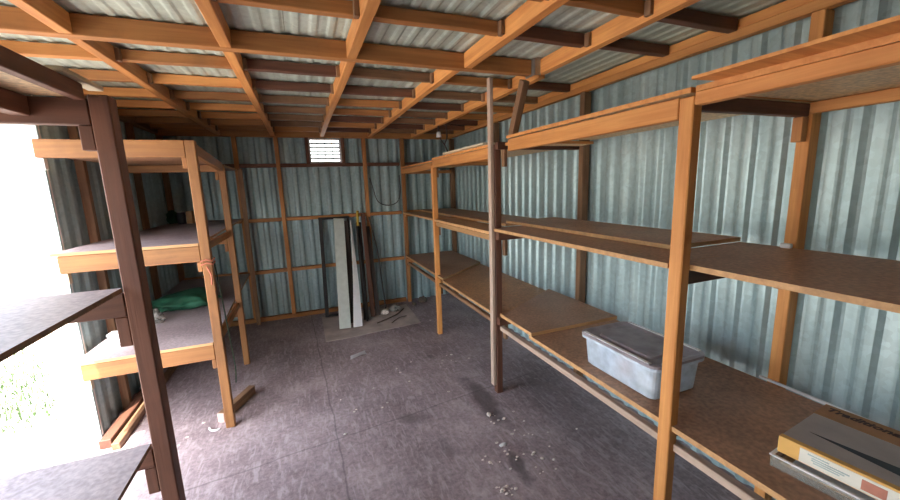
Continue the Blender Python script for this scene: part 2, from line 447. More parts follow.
near_x = [-.80, -.25, .295, .925, 1.405]
far_x = [-.80, -.25, .300, .880, 1.450]
purl_near = [.50, .90, 1.28, 1.63]
purl_far = [2.45, 2.87, 3.28, 3.68, 4.05, 4.42, 4.78]
PW, RW = .042, .047
def cleats(parent, x, ys, side):
    for y in ys:
        s = 1 if side > 0 else -1
        xa, xb = (x+RW/2, x+RW/2+.02) if s > 0 else (x-RW/2-.02, x-RW/2)
        timber('cleat', xa, xb, y-PW/2-.034, y-PW/2-.002, RZ0+.014, RZ1-.006, 'old', parent, .002)
for i, x in enumerate(near_x):
    r = thing('rafter', (x, .46, RZ0), f'orange rafter in front of the crossbeam, {ORD[i]} counting from the doorway wall', 'rafter', 'rafters in front of the crossbeam')
    timber('rafter_timber', x-RW/2, x+RW/2, YF+.03, 2.026, RZ0, RZ1, 'pine', r, warp=.004)
    cleats(r, x, purl_near[1:], -1)
    if i < 2: cleats(r, x, purl_near[1:], 1)
for i, x in enumerate(far_x):
    r = thing('rafter', (x, 3.5, RZ0), f'orange rafter between crossbeam and back wall, {ORD[i]} counting from the doorway wall', 'rafter', 'rafters behind the crossbeam')
    timber('rafter_timber', x-RW/2, x+RW/2, 2.083, 5.0, RZ0, RZ1, 'pine' if i > 0 else 'post', r, warp=.006)
    cleats(r, x, purl_far, -1 if i > 1 else 1)
def purlins(xs, ys, where, group, xend):
    edges = [-1.385] + list(xs) + [xend]
    for j, y in enumerate(ys):
        for k in range(len(edges)-1):
            a = edges[k] + (RW/2+.001 if k > 0 else 0); b = edges[k+1] - (RW/2+.001 if k < len(edges)-2 else 0)
            bay = ('between doorway wall and first rafter', 'between first and second rafters', 'between second and third rafters', 'between third and fourth rafters', 'between fourth and fifth rafters', 'between fifth rafter and long wall')[k]
            z0 = 2.262 - random.random()*.005
            t = timber('purlin', a, b, y-PW/2, y+PW/2, z0, RZ1, random.choice(['post', 'pine', 'post'] if k < 2 else ['old', 'red', 'post']) if where[0] == 'b' else random.choice(['red', 'red', 'post']), None, warp=.003)  # darker wood away from the door light; shade put into purlin colours
            tag(t, f'{ORD[j]} short purlin {where} the crossbeam, {bay}', 'purlin', group)
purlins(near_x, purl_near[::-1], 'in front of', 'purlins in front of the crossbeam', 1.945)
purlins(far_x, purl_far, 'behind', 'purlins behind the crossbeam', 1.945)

# wall plates
p = thing('wall_plate', (1.97, 2, 2.236), 'long double timber plate along the top of the long shelf wall', 'wall plate')
timber('lower_plank', 1.948, 1.995, YF+.03, 4.98, 2.226, 2.266, 'pine', p, warp=.004)
timber('upper_plank', 1.952, 2.0, YF+.03, 4.98, 2.269, RZ1, 'pine', p, warp=.003)
t = timber('wall_plate', -1.40, -1.352, YF+.03, 4.98, 2.235, RZ1, 'old', None); tag(t, 'timber plate along the top of the doorway wall', 'wall plate')
t = timber('wall_plate', -1.39, 2.0, 5.004, 5.05, 2.222, 2.308, 'post', None, warp=.004); tag(t, 'wide brown plate across the top of the back wall', 'wall plate')

# wall studs
for y0, y1, lab, mt in ((.945, .992, 'orange wall stud behind the nearest tall shelf post', 'pine'), (2.295, 2.342, 'dark wall stud behind the double shelf post', 'old'),
                    (3.665, 3.71, 'dark wall stud behind the slim far shelf post', 'old'), (-.45, -.40, 'wall stud of the long wall beside the viewer', 'post')):
    t = timber('stud', 1.962, 2.026, y0, y1, 0, 2.23, mt, None); tag(t, lab, 'stud', 'studs of the long wall')
t = timber('stud', 1.962, 2.026, 4.955, 5.0, 0, 2.22, 'old', None); tag(t, 'dark corner stud where the long wall meets the back wall', 'stud', 'studs of the long wall')
bx = [(-1.36, 'brown back wall stud in the corner behind the dark shelves', 'old'), (-.66, 'brown back wall stud just beyond the rear shelf post', 'post'), (-.222, 'brown back wall stud beside the vent, towards the doorway', 'post'),
      (.80, 'brown back wall stud behind the leaning dark planks', 'post')]
for x, lab, mt in bx:
    t = timber('stud', x-.023, x+.023, 5.0, 5.062, .05, 2.222, mt, None); tag(t, lab, 'stud', 'studs of the back wall')
for x, lab in ((.118, 'short stud framing the vent on its doorway side'), (.54, 'short stud framing the vent on its long shelf side')):
    t = timber('stud', x-.02, x+.02, 5.005, 5.062, 1.90, 2.222, 'red', None); tag(t, lab, 'stud', 'short vent studs')
for y in (3.35, 4.3):
    t = timber('stud', -1.40, -1.352, y-.022, y+.022, 0, 2.25, 'old', None)
    tag(t, 'doorway wall stud behind the rear shelves, ' + ('near the door' if y < 4 else 'near the back wall'), 'stud', 'studs of the doorway wall')
# girts of the back wall between studs
gx = [(-1.336, -.685, 'behind the rear shelves'), (-.635, -.247, 'beside the rear shelves'), (-.197, .775, 'under the vent'), (.825, 1.255, 'beside the long shelves'), (1.31, 1.955, 'behind the long shelves')]
for z, nm in ((1.875, 'upper'), (1.232, 'middle'), (.60, 'lower')):
    for a, b, lab in gx:
        t = timber('girt', a, b, 5.012, 5.058, z, z+.042, 'post' if nm != 'upper' else 'red', None, warp=.003)
        tag(t, f'{nm} brown girt of the back wall {lab}', 'girt', 'girts of the back wall')
t = timber('bottom_plate', -1.35, 1.25, 5.0, 5.055, .0, .05, 'post', None); tag(t, 'brown bottom plate along the foot of the back wall', 'bottom plate')

# ---------------------------------------------------------------- long shelving unit
S = thing('shelving_unit', (1.6, 2.5, 0), 'long three-tier timber shelving along the corrugated wall, holding the plastic tub', 'shelving')
FX = 1.25
timber('post', FX, FX+.045, .93, .983, 0, 1.868, 'pine', S, .004)
timber('post', 1.268, 1.318, 2.37, 2.42, 0, 1.865, 'red', S, .004)
timber('batten', 1.238, 1.264, 2.372, 2.415, .07, 2.30, 'greyed', S, .003)
timber('post', FX, FX+.05, 3.665, 3.712, 0, 1.80, 'pine', S, .004)
timber('post', FX+.012, FX+.062, 4.95, 4.998, 0, 2.222, 'post', S, .004)
ys_b = [(.955, .99), (2.33, 2.368), (3.675, 3.708), (4.915, 4.948)]
for i, (a, b) in enumerate(ys_b):
    x0 = FX+.047 if i in (0, 2) else 1.275
    for z0, z1 in ((.562, .622), (1.20, 1.262), (1.828, 1.878)):
        if i == 3 and z0 > 1.8: z0, z1 = 1.76, 1.80
        if i == 2: z0, z1 = z0-.035 if z0 > 1.5 else z0, z1-.035 if z0 > 1.5 else z1
        timber('bearer', x0 if i != 1 else 1.27, 1.96, a, b, z0, z1, 'red' if i < 2 else 'post', S)
        if i < 3:
            timber('cleat', x0+.002 if i != 1 else 1.32, (x0 if i != 1 else 1.318)+.026, a+.0, b, z0-.115, z0-.001, 'old', S, .002)
        if i == 0:
            timber('cleat', 1.92, 1.96, a, b, z0-.10, z0-.001, 'post', S, .002)
# bottom tier
timber('rail', 1.276, 1.312, -.6, 2.33, .528, .56, 'greyed', S, warp=.003)
timber('rail', 1.276, 1.312, 2.43, 4.95, .545, .575, 'old', S, warp=.003)
def poly_board(name, pts, z0, z1, mats, parent):
    """flat board from a plan outline: top mats[0], edges mats[1]"""
    bm = bmesh.new(); lo = [bm.verts.new((x, y, z0)) for x, y in pts]; hi = [bm.verts.new((x, y, z1)) for x, y in pts]
    f = bm.faces.new(hi); f.material_index = 0; g = bm.faces.new(lo[::-1]); g.material_index = 0; n = len(pts)
    for i in range(n):
        q = bm.faces.new((lo[i], lo[(i+1) % n], hi[(i+1) % n], hi[i])); q.material_index = 1
    bmesh.ops.recalc_face_normals(bm, faces=bm.faces)
    return link(name, bm, mats, parent)
LB = .623
poly_board('shelf_board', [(1.262, -.75), (1.945, -.75), (1.945, 1.93), (1.262, 1.93)], LB, LB+.022, ('chip', 'edge'), S)
poly_board('shelf_board', [(1.262, 1.90), (1.955, 1.90), (1.955, 2.68), (1.30, 2.285), (1.262, 2.285)], LB+.024, LB+.046, ('chip', 'edge'), S)
poly_board('shelf_board', [(1.30, 2.29), (1.955, 2.69), (1.955, 4.06), (1.262, 3.50), (1.262, 2.425), (1.30, 2.425)], LB-.002, LB+.02, ('ply', 'edge'), S)
poly_board('shelf_board', [(1.262, 3.49), (1.955, 4.05), (1.955, 4.99), (1.315, 4.99), (1.315, 4.945), (1.262, 4.945), (1.262, 3.72), (1.305, 3.72), (1.305, 3.66), (1.262, 3.66)], LB+.022, LB+.042, ('chip', 'edge'), S)
# middle tier
MB = 1.264
poly_board('shelf_board', [(FX+.048, -.75), (1.95, -.75), (1.95, 1.16), (1.60, 1.16), (FX+.048, 1.09)], MB, MB+.020, ('chip', 'edge'), S)
poly_board('shelf_board', [(FX, .985), (1.535, .985), (1.535, 2.40), (1.32, 2.40), (1.32, 2.36), (FX, 2.36)], MB+.001, MB+.021, ('chip', 'edge'), S)
poly_board('shelf_board', [(1.50, 1.165), (1.958, 1.165), (1.958, 2.62), (1.50, 2.62)], MB+.0225, MB+.042, ('chip', 'edge'), S)
poly_board('shelf_board', [(FX, 2.425), (1.49, 2.425), (1.49, 3.69), (1.305, 3.69), (1.305, 3.655), (FX, 3.655)], MB-.03, MB-.008, ('ply', 'edge'), S)
poly_board('shelf_board', [(1.50, 2.625), (1.955, 2.625), (1.955, 4.99), (1.50, 4.99)], MB-.004, MB+.014, ('chip', 'edge'), S)
poly_board('shelf_board', [(FX, 3.72), (1.49, 3.72), (1.49, 4.99), (1.315, 4.99), (1.315, 4.945), (FX, 4.945)], MB-.025, MB-.005, ('ply', 'edge'), S)
timber('rail', FX+.02, FX+.05, 2.425, 3.66, 1.185, 1.225, 'edge', S)
# top tier
timber('fascia', FX, FX+.04, -.75, .928, 1.836, 1.879, 'pine', S, warp=.002)
timber('fascia', FX, FX+.04, .985, 2.16, 1.800, 1.872, 'pine', S, warp=.003)
timber('fascia', FX+.005, FX+.043, 2.42, 3.67, 1.775, 1.85, 'pine', S, warp=.003)
timber('fascia', FX+.005, FX+.043, 3.70, 4.945, 1.765, 1.825, 'pine', S, warp=.003)
poly_board('shelf_board', [(FX+.006, -.75), (1.955, -.75), (1.955, .93), (FX+.006, .93)], 1.88, 1.898, ('cleanply', 'pine'), S)
poly_board('shelf_board', [(FX-.004, .94), (1.955, .94), (1.955, 2.17), (FX-.004, 2.17)], 1.8785, 1.896, ('cleanply', 'pine'), S)
poly_board('shelf_board', [(1.33, 2.18), (1.955, 2.18), (1.955, 3.66), (FX, 3.66), (FX, 2.43), (1.33, 2.43)], 1.852, 1.87, ('cleanply', 'pine'), S)
poly_board('shelf_board', [(FX, 3.665), (1.955, 3.665), (1.955, 4.93), (FX, 4.93)], 1.832, 1.85, ('cleanply', 'pine'), S)
timber('rail', 1.925, 1.96, -.75, .94, 1.835, 1.878, 'pine', S)
bar('brace', (1.32, 2.215, 1.905), (1.315, 2.065, 2.205), .05, .045, 'old', S, up=(1, 0, 0))
# loose plank overhanging the top tier
pb = poly_board('plank', [(1.13, -.75), (1.48, -.75), (1.50, .84), (1.165, .88)], 1.8985, 1.908, ('pine', 'pine'), None)
tag(pb, 'long orange plank overhanging the top tier beside the roof edge', 'plank')
pb = poly_board('plank', [(1.215, 2.44), (1.31, 2.44), (1.31, 3.25), (1.215, 3.25)], 1.871, 1.885, ('pale', 'pale'), None)
tag(pb, 'pale narrow plank on the top tier beside the double post', 'plank')

# ---------------------------------------------------------------- rear shelving by the door
T = thing('shelving_unit', (-.95, 3.3, 0), 'open timber shelving just past the doorway, its orange front rails sunlit', 'shelving')
timber('post', -.627, -.572, 2.752, 2.80, 0, 1.918, 'rear', T, .004)
timber('post', -.645, -.595, 3.78, 3.825, 0, 1.838, 'rear', T, .004)
timber('post', -1.345, -1.30, 3.78, 3.825, 0, 1.838, 'old', T, .004)
for zt, mt in ((1.918, 'rear'), (1.272, 'rear'), (.612, 'rear')):
    timber('front_rail', -1.318, -.629, 2.752, 2.79, zt-.10, zt-.001, mt, T, warp=.002)
    timber('cleat', -.652, -.628, 2.756, 2.79, zt-.165, zt-.102, 'rear', T, .002)
    timber('cleat', -1.318, -1.285, 2.756, 2.79, zt-.165, zt-.102, 'white_jamb' if zt > 1.8 else 'pale', T, .002)
for zt in (1.836, 1.21, .60):
    timber('rear_rail', -1.318, -.6 if zt > 1.8 else -.647, 3.785, 3.82, zt-.06, zt-.001, 'rear', T) if zt < 1.8 else timber('rear_rail', -1.298, -.647, 3.785, 3.82, zt-.06, zt-.001, 'rear', T)
    timber('cleat', -.672, -.648, 3.79, 3.82, zt-.13, zt-.062, 'rear', T, .002)
poly_board('shelf_board', [(-1.335, 2.80), (-.66, 2.80), (-.66, 4.98), (-1.335, 4.98)], 1.84, 1.858, ('chip', 'edge'), T)
bar('side_rail', (-.612, 2.80, 1.885), (-.622, 3.78, 1.815), .03, .075, 'rear', T)
poly_board('shelf_board', [(-1.345, 2.75), (-.63, 2.75), (-.63, 2.81), (-.65, 3.77), (-.66, 4.98), (-1.345, 4.98)], 1.273, 1.291, ('dusty', 'edge'), T)
bar('side_rail', (-.63, 2.81, 1.245), (-.632, 3.78, 1.235), .025, .05, 'rear', T)
poly_board('shelf_board', [(-1.345, 2.75), (-.63, 2.75), (-.63, 2.82), (-.652, 3.77), (-.66, 4.98), (-1.345, 4.98)], .613, .631, ('dusty', 'edge'), T)
bar('side_rail', (-.63, 2.81, .585), (-.632, 3.78, .58), .025, .05, 'rear', T)
timber('post', -.645, -.60, 4.90, 4.945, 0, 1.858, 'old', T, .004)

# ---------------------------------------------------------------- near shelving beside the viewer
U = thing('shelving_unit', (-.95, .6, 0), 'dark timber shelving nearest the viewer with grey boards coloured as if lit, beside the doorway', 'shelving')
timber('post', -.612, -.556, 1.605, 1.668, 0, 1.925, 'red', U, .004)
timber('post', -.612, -.556, -.10, -.05, 0, 1.925, 'red', U, .004)
timber('post', -1.34, -1.29, 1.605, 1.655, 0, 1.925, 'red', U, .004)
timber('post', -1.34, -1.29, -.10, -.05, 0, 1.925, 'red', U, .004)
for zt, h in ((1.912, .082), (1.262, .085), (.655, .08)):
    timber('cross_rail', -1.285, -.614, 1.607, 1.645, zt-h, zt, 'red', U, warp=.002)
    timber('cross_rail', -1.285, -.614, -.09, -.055, zt-h, zt, 'red', U)
    timber('cleat', -.65, -.614, 1.610, 1.645, zt-h-(.08 if zt > 1.8 else .11), zt-h-.002, 'red', U, .002)
timber('side_rail', -.645, -.614, -.6, 1.60, 1.904, 1.954, 'red', U, warp=.002)
timber('joist', -.80, -.755, -.6, 1.604, 1.852, 1.912, 'red', U)
timber('joist', -1.08, -1.035, -.6, 1.604, 1.852, 1.912, 'red', U)
poly_board('shelf_board', [(-1.34, -.75), (-.648, -.75), (-.648, 1.60), (-1.34, 1.60)], 1.914, 1.93, ('cleanply', 'edge'), U)
poly_board('shelf_board', [(-1.34, -.75), (-.614, -.75), (-.612, 1.602), (-1.34, 1.60)], 1.268, 1.284, ('nearlit', 'old'), U)
poly_board('shelf_board', [(-1.34, -.75), (-.614, -.75), (-.612, 1.602), (-1.34, 1.60)], .664, .68, ('nearlit', 'old'), U)
t = timber('batten', -.645, -.600, 1.47, 1.71, 1.956, 1.972, 'pale'); tag(t, 'short pale batten lying on top of the dark shelving nearest the viewer', 'batten')

# ---------------------------------------------------------------- things on the long shelves
LT = LB+.022
tb = thing('storage_tub', (1.50, 1.29, LT), 'clear plastic storage tub with a dusty grey lid on the lowest long shelf', 'tub')
bm = bmesh.new()
def ring(bm, x0, x1, y0, y1, z, r, n=5):
    vs = []
    for cx, cy, a0 in ((x1-r, y1-r, 0), (x0+r, y1-r, 90), (x0+r, y0+r, 180), (x1-r, y0+r, 270)):
        for k in range(n+1):
            a = math.radians(a0+90*k/n); vs.append(bm.verts.new((cx+r*math.cos(a), cy+r*math.sin(a), z)))
    return vs
def loft(bm, rings, cap0=True, cap1=True):
    for a, b in zip(rings, rings[1:]):
        n = len(a)
        for k in range(n): bm.faces.new((a[k], a[(k+1) % n], b[(k+1) % n], b[k]))
    if cap0: bm.faces.new(rings[0][::-1])
    if cap1: bm.faces.new(rings[-1])
tx0, tx1, ty0, ty1 = 1.327, 1.597, 1.072, 1.492
rs = [ring(bm, tx0+.012, tx1-.012, ty0+.012, ty1-.012, LT+.001, .03), ring(bm, tx0, tx1, ty0, ty1, LT+.012, .035),
      ring(bm, tx0-.012, tx1+.012, ty0-.012, ty1+.012, LT+.160, .04), ring(bm, tx0-.026, tx1+.026, ty0-.026, ty1+.026, LT+.162, .045),
      ring(bm, tx0-.026, tx1+.026, ty0-.026, ty1+.026, LT+.150, .045), ring(bm, tx0-.022, tx1+.022, ty0-.022, ty1+.022, LT+.150, .045)]
loft(bm, rs, True, False)
link('body', bm, 'tub', tb, smooth=False)
bm = bmesh.new(); z = LT+.1635
rs = [ring(bm, tx0-.027, tx1+.027, ty0-.027, ty1+.027, z, .045), ring(bm, tx0-.027, tx1+.027, ty0-.027, ty1+.027, z+.012, .045),
      ring(bm, tx0-.012, tx1+.012, ty0-.012, ty1+.012, z+.014, .04), ring(bm, tx0+.01, tx1-.01, ty0+.01, ty1-.01, z+.006, .035),
      ring(bm, tx0+.03, tx1-.03, ty0+.05, ty1-.05, z+.006, .03), ring(bm, tx0+.036, tx1-.036, ty0+.056, ty1-.056, z+.014, .03)]
loft(bm, rs)
ld = link('lid', bm, 'lid', tb)
for x in (tx0-.026, tx1+.008):
    bm = bmesh.new(); bm_box(bm, x, x+.018, ty0+.01, ty1-.01, z+.0145, z+.0185, .0015); link('rim', bm, 'white', ld)
for x, y, s, mt, lab in ((1.395, 1.16, (.037, .05, .10), 'whitepack', 'crumpled white packet at the near end inside the clear tub'),
                         (1.395, 1.275, (.037, .045, .09), 'pinkpack', 'pale pink packet in the middle of the clear tub'),
                         (1.395, 1.385, (.037, .045, .085), 'bluepack', 'pale blue packet at the far end inside the clear tub'),
                         (1.51, 1.28, (.042, .11, .07), 'whitepack', 'long white packet lying along the wall side of the clear tub')):
    tag(lump('packet', (x, y, LT+.012), s, mt, seed=x*9+y, rough=.3, sub=3), lab, 'packet', 'packets in the plastic tub')

# boxes at the near end of the lower long shelf
bx_r = Matrix.Translation((1.40, .655, 0)) @ Matrix.Rotation(math.radians(6), 4, 'Z')
def local_box(name, x0, x1, y0, y1, z0, z1, mat, parent, bev=.002, seg=1):
    bm = bmesh.new(); bm_box(bm, x0, x1, y0, y1, z0, z1, bev, seg); return link(name, bm, mat, parent, bx_r)
# tray below
tr = thing('tray', bx_r @ Vector((.2, -.3, LT)), 'shallow clear plastic tray under the printed cardboard box', 'tray')
bm = bmesh.new(); t_ = .004
for a in ((-.03, .40, -.62, .005, LT+.001, LT+.005), (-.03, -.026, -.62, .005, LT+.005, LT+.040), (.396, .40, -.62, .005, LT+.005, LT+.040), (-.026, .396, .001, .005, LT+.005, LT+.040), (-.026, .396, -.62, -.616, LT+.005, LT+.040)):
    bm_box(bm, *a)
link('body', bm, 'tray', tr, bx_r)
bm = bmesh.new()
for a in ((-.034, -.024, -.624, .009, LT+.04, LT+.045), (.394, .404, -.624, .009, LT+.04, LT+.045), (-.024, .394, -.001, .009, LT+.04, LT+.045), (-.024, .394, -.624, -.614, LT+.04, LT+.045)):
    bm_box(bm, *a, .001)
link('rim', bm, 'white', tr, bx_r)
sb = local_box('cardboard_sheet', 0.0, .38, -.6, -.01, LT+.006, LT+.020, 'tan', None); tag(sb, 'flat piece of brown cardboard lying in the clear tray', 'cardboard')
sb = local_box('paper_stack', -.012, .36, -.59, -.04, LT+.0205, LT+.030, 'paper', None); tag(sb, 'thin stack of white paper on the brown cardboard in the clear tray', 'paper')
cbx = thing('cardboard_box', bx_r @ Vector((.2, -.3, LT+.046)), 'flat printed cardboard box with orange and white side on the lowest shelf', 'box')
bz0, bz1 = LT+.046, LT+.102
local_box('carton', .0, .355, -.60, 0, bz0, bz1, 'boxtop', cbx, .003, 2)
local_box('printed_band', .25, .356, -.601, .001, bz0, bz1+.0012, 'boxbrown', cbx, .001)
local_box('orange_side', -.0012, .02, -.60, .001, bz0, bz1+.001, 'boxorange', cbx, .001)
local_box('white_label', -.0026, .0, -.60, -.055, bz0+.003, bz1-.006, 'boxwhite', cbx, .0005)
local_box('red_square', -.0036, -.002, -.245, -.195, bz0+.010, bz1-.014, 'inkred', cbx, .0003)
for i, (y, z, l) in enumerate(((-.075, .040, .05), (-.085, .032, .085), (-.085, .025, .075), (-.09, .018, .06), (-.27, .038, .10), (-.27, .031, .12), (-.27, .024, .09), (-.27, .017, .11), (-.42, .034, .1), (-.42, .026, .12))):
    bm = bmesh.new(); bm_box(bm, -.0034, -.002, y-l, y, bz0+z-.0018, bz0+z+.0018)
    link('text_line', bm, 'inkgrey', cbx, bx_r)
bm = bmesh.new(); q = [(.105, -.04), (.055, -.40), (.045, -.598), (.14, -.598), (.13, -.40)]
lo = [bm.verts.new((x, y, bz1+.0004)) for x, y in q]; hi = [bm.verts.new((x, y, bz1+.0012)) for x, y in q]
bm.faces.new(hi); bm.faces.new(lo[::-1])
for i in range(5): bm.faces.new((lo[i], lo[(i+1) % 5], hi[(i+1) % 5], hi[i]))
bmesh.ops.recalc_face_normals(bm, faces=bm.faces)
link('dark_wedge', bm, 'wedgeblack', cbx, bx_r)  # flat dark wedge shape on the lid
cu = bpy.data.curves.new('lettering', 'FONT'); cu.body = 'Traditional'; cu.size = .043; cu.extrude = .0006; cu.shear = .25; cu.offset = .0012
tmp = bpy.data.objects.new('lettering_curve', cu); COL.objects.link(tmp)
me = bpy.data.meshes.new_from_object(tmp.evaluated_get(bpy.context.evaluated_depsgraph_get())); bpy.data.objects.remove(tmp)
me.materials.clear(); me.materials.append(M['inkdark'])
tx = bpy.data.objects.new('lettering', me); COL.objects.link(tx); tx.parent = cbx
tx.matrix_basis = world_of(cbx).inverted() @ bx_r @ Matrix.Translation((.305, -.012, bz1+.0018)) @ Matrix.Rotation(math.radians(-90), 4, 'Z')

t = bar('strip', (1.955, 1.02, LT+.008), (1.95, .62, LT+.008), .012, .012, 'white'); tag(t, 'thin white plastic strip along the wall edge of the lowest shelf', 'strip')
t = bar('clip', (1.93, .985, MB+.030), (1.93, .945, MB+.030), .022, .02, 'white', bev=.004); tag(t, 'small white clip on the middle shelf at the foot of the orange stud', 'clip')

# ---------------------------------------------------------------- things leaning on the back wall
fr = thing('screen_frame', (.33, 4.8, 0), 'thin black metal frame leaning on the back wall', 'frame')
fa, fb = (4.80, .006), (4.985, 1.25)
def lp(x, t): return (x, fa[0]+(fb[0]-fa[0])*t, fa[1]+(fb[1]-fa[1])*t)
bar('stile', lp(.165, 0), lp(.195, 1), .045, .022, 'black', fr, up=(0, 1, 0))
bar('stile', lp(.50, 0), lp(.53, 1), .028, .022, 'black', fr, up=(0, 1, 0))
bar('rail', lp(.17, .988), lp(.52, .988), .022, .028, 'black', fr)
bar('rail', lp(.17, .012), lp(.50, .012), .022, .028, 'black', fr)
t = bar('board', (.330, 4.27, .018), (.412, 4.93, 1.228), .128, .016, 'greyboard', None, up=(0, 1, 0)); tag(t, 'pale grey-green board leaning on the back wall under the vent', 'board')
# white trim strip, wide at the foot, turned edge-on at the top
bm = bmesh.new(); prev = None; n = 14; rings = []
for i in range(n+1):
    s = i/n; c = Vector((.475+.075*s, 4.29+.60*s, .0075+1.19*s)); ww = .052*(1-s)+.012*s; an = s*1.1
    ax = Vector((math.cos(an), math.sin(an), 0)); nn = Vector((-math.sin(an), math.cos(an), .3)).normalized()*.004
    bow = Vector((.012*math.sin(s*3.1), 0, 0))
    rings.append([bm.verts.new(c+bow+a*ax*ww+b*nn) for a, b in ((-1, -1), (1, -1), (1, 1), (-1, 1))])
loft(bm, rings)
t = link('trim_strip', bm, 'white'); t['kind'] = 'thing'; tag(t, 'twisted white plastic strip leaning beside the pale grey-green board', 'strip')
for i, (x0, y0, x1, z1, w_, mt, lab) in enumerate(((.425, 4.42, .50, 1.19, .05, 'darkwood', 'dark plank leaning between the pale board and white strip'),
        (.60, 4.45, .655, 1.16, .06, 'darkwood', 'dark plank leaning just past the twisted white strip'), (.69, 4.52, .722, 1.27, .05, 'red', 'red-brown plank leaning in the middle of the dark planks'),
        (.765, 4.56, .765, 1.10, .055, 'darkwood', 'dark plank leaning in front of the brown back wall stud'))):
    t = bar('plank', (x0, y0, .016), (x1, 4.94 if i == 0 else 4.965, z1), w_, .022, mt, None, up=(0, 1, 0)); tag(t, lab, 'plank', 'dark planks leaning on the back wall')
yp = thing('pole', (.62, 4.6, 0), 'black pole with a yellow top leaning on the back wall', 'pole')
tube('shaft', [(.60, 4.39, .017), (.64, 4.9, 1.12)], .011, 'black', yp); tube('yellow_grip', [(.64, 4.902, 1.12), (.655, 4.962, 1.31)], .016, 'yellow', yp)
t = tube('rod', spline([(.885, 4.66, .011), (.872, 4.74, .35), (.86, 4.84, .75), (.83, 4.94, 1.02), (.80, 4.985, 1.22)]), .010, 'black'); tag(t, 'thin dark bent rod leaning beside the brown back wall stud', 'rod')
t = tube('cable', spline([(1.235, 4.985, 1.75), (1.24, 4.985, 1.55), (1.19, 4.985, 1.40), (1.06, 4.985, 1.36), (.93, 4.985, 1.42), (.87, 4.985, 1.62), (.845, 4.985, 1.72)]), .006, 'wire'); tag(t, 'dark cable drooping across the back wall beside the corner post', 'cable')

# cardboard on the floor
bm = bmesh.new(); out = [(.10, 4.0), (.35, 4.0), (.62, 4.04), (1.18, 4.10), (1.20, 4.5), (1.20, 4.86), (.7, 4.84), (.10, 4.82)]
lo = [bm.verts.new((x, y, .0008)) for x, y in out]; hi = [bm.verts.new((x, y, .0055)) for x, y in out]
bm.faces.new(hi); bm.faces.new(lo[::-1])
for i in range(len(out)): bm.faces.new((lo[i], lo[(i+1) % len(out)], hi[(i+1) % len(out)], hi[i]))
bmesh.ops.recalc_face_normals(bm, faces=bm.faces)
t = link('cardboard_sheet', bm, 'mat'); tag(t, 'flattened grey-brown cardboard on the floor under the leaning boards', 'cardboard')
t = tube('twig', spline([(.70, 4.28, .016), (.85, 4.36, .022), (1.0, 4.50, .016), (1.12, 4.66, .02)]), [.008]*18+[.005], 'twig', n=6); tag(t, 'longer dark twig lying across the flattened cardboard', 'twig')
t = tube('twig', spline([(.86, 4.22, .012), (.98, 4.34, .018), (1.08, 4.38, .012)]), .006, 'twig', n=6); tag(t, 'shorter dark twig lying across the flattened cardboard', 'twig')
tag(lump('crumpled_bag', (1.0, 4.66, .006), (.07, .06, .05), 'cloudy', 5, .4, 3), 'crumpled clear plastic bag at the wall edge of the floor cardboard', 'bag')
tag(lump('crumpled_paper', (.86, 4.60, .006), (.05, .04, .04), 'debris', 8, .4, 3), 'crumpled pale paper at the foot of the bent rod', 'paper')
tag(lump('stone', (1.45, 4.88, 0), (.06, .05, .05), 'twig', 2, .3, 3), 'dark lump on the floor under the far end of the long shelves', 'stone')
tag(lump('stone', (1.30, 4.80, 0), (.03, .03, .025), 'twig', 3, .3, 3), 'small dark lump on the floor beside the corner post', 'stone')

# scraps of paper and chips on the floor
bm = bmesh.new()
vs = [bm.verts.new(p) for p in ((.29, 3.46, .002), (.37, 3.47, .018), (.37, 3.545, .016), (.30, 3.545, .002), (.45, 3.52, .003), (.445, 3.61, .003))]
bm.faces.new((vs[0], vs[1], vs[2], vs[3])); bm.faces.new((vs[1], vs[4], vs[5], vs[2]))
r = bmesh.ops.solidify(bm, geom=bm.faces[:], thickness=.0012)
t = link('paper_scrap', bm, 'paper'); tag(t, 'folded white paper scrap in the middle of the concrete floor', 'paper')
tag(lump('chip', (1.02, 1.84, 0), (.025, .013, .012), 'whitepack', 4, .3, 2), 'pale oblong chip among the litter below the plastic tub', 'chip')
tag(lump('chip', (1.08, 2.15, 0), (.014, .02, .016), 'debris', 6, .3, 2), 'small pale chip beside the foot of the double post', 'chip')
bm = bmesh.new()
cl = [(1.1, 2.1, .10, 9), (1.0, 1.75, .16, 16), (.85, 1.52, .06, 16), (1.15, 1.62, .14, 8), (1.25, 1.85, .18, 8), (.75, 2.9, .5, 8), (1.15, 3.0, .15, 10), (-.85, 2.7, .12, 4), (.2, 2.6, .6, 7), (1.0, 4.3, .25, 10)]
for cx, cy, sp, n in cl:
    for _ in range(n):
        x, y = random.gauss(cx, sp*.6), random.gauss(cy, sp*.6); s = random.uniform(.0025, .0085)
        z = 0
        if .0 < x < 1.3 and y > 3.9: continue
        r = bmesh.ops.create_icosphere(bm, subdivisions=1, radius=s)
        an = random.random()*6
        for v in r['verts']:
            c = v.co; v.co = Vector((x + (c.x*math.cos(an)-c.y*math.sin(an))*1.6, y + (c.x*math.sin(an)+c.y*math.cos(an)), z + s*.8 + c.z*.8))
t = link('debris', bm, 'debris'); tag(t, 'tiny pale crumbs of litter scattered over the concrete floor', 'litter', kind='stuff')

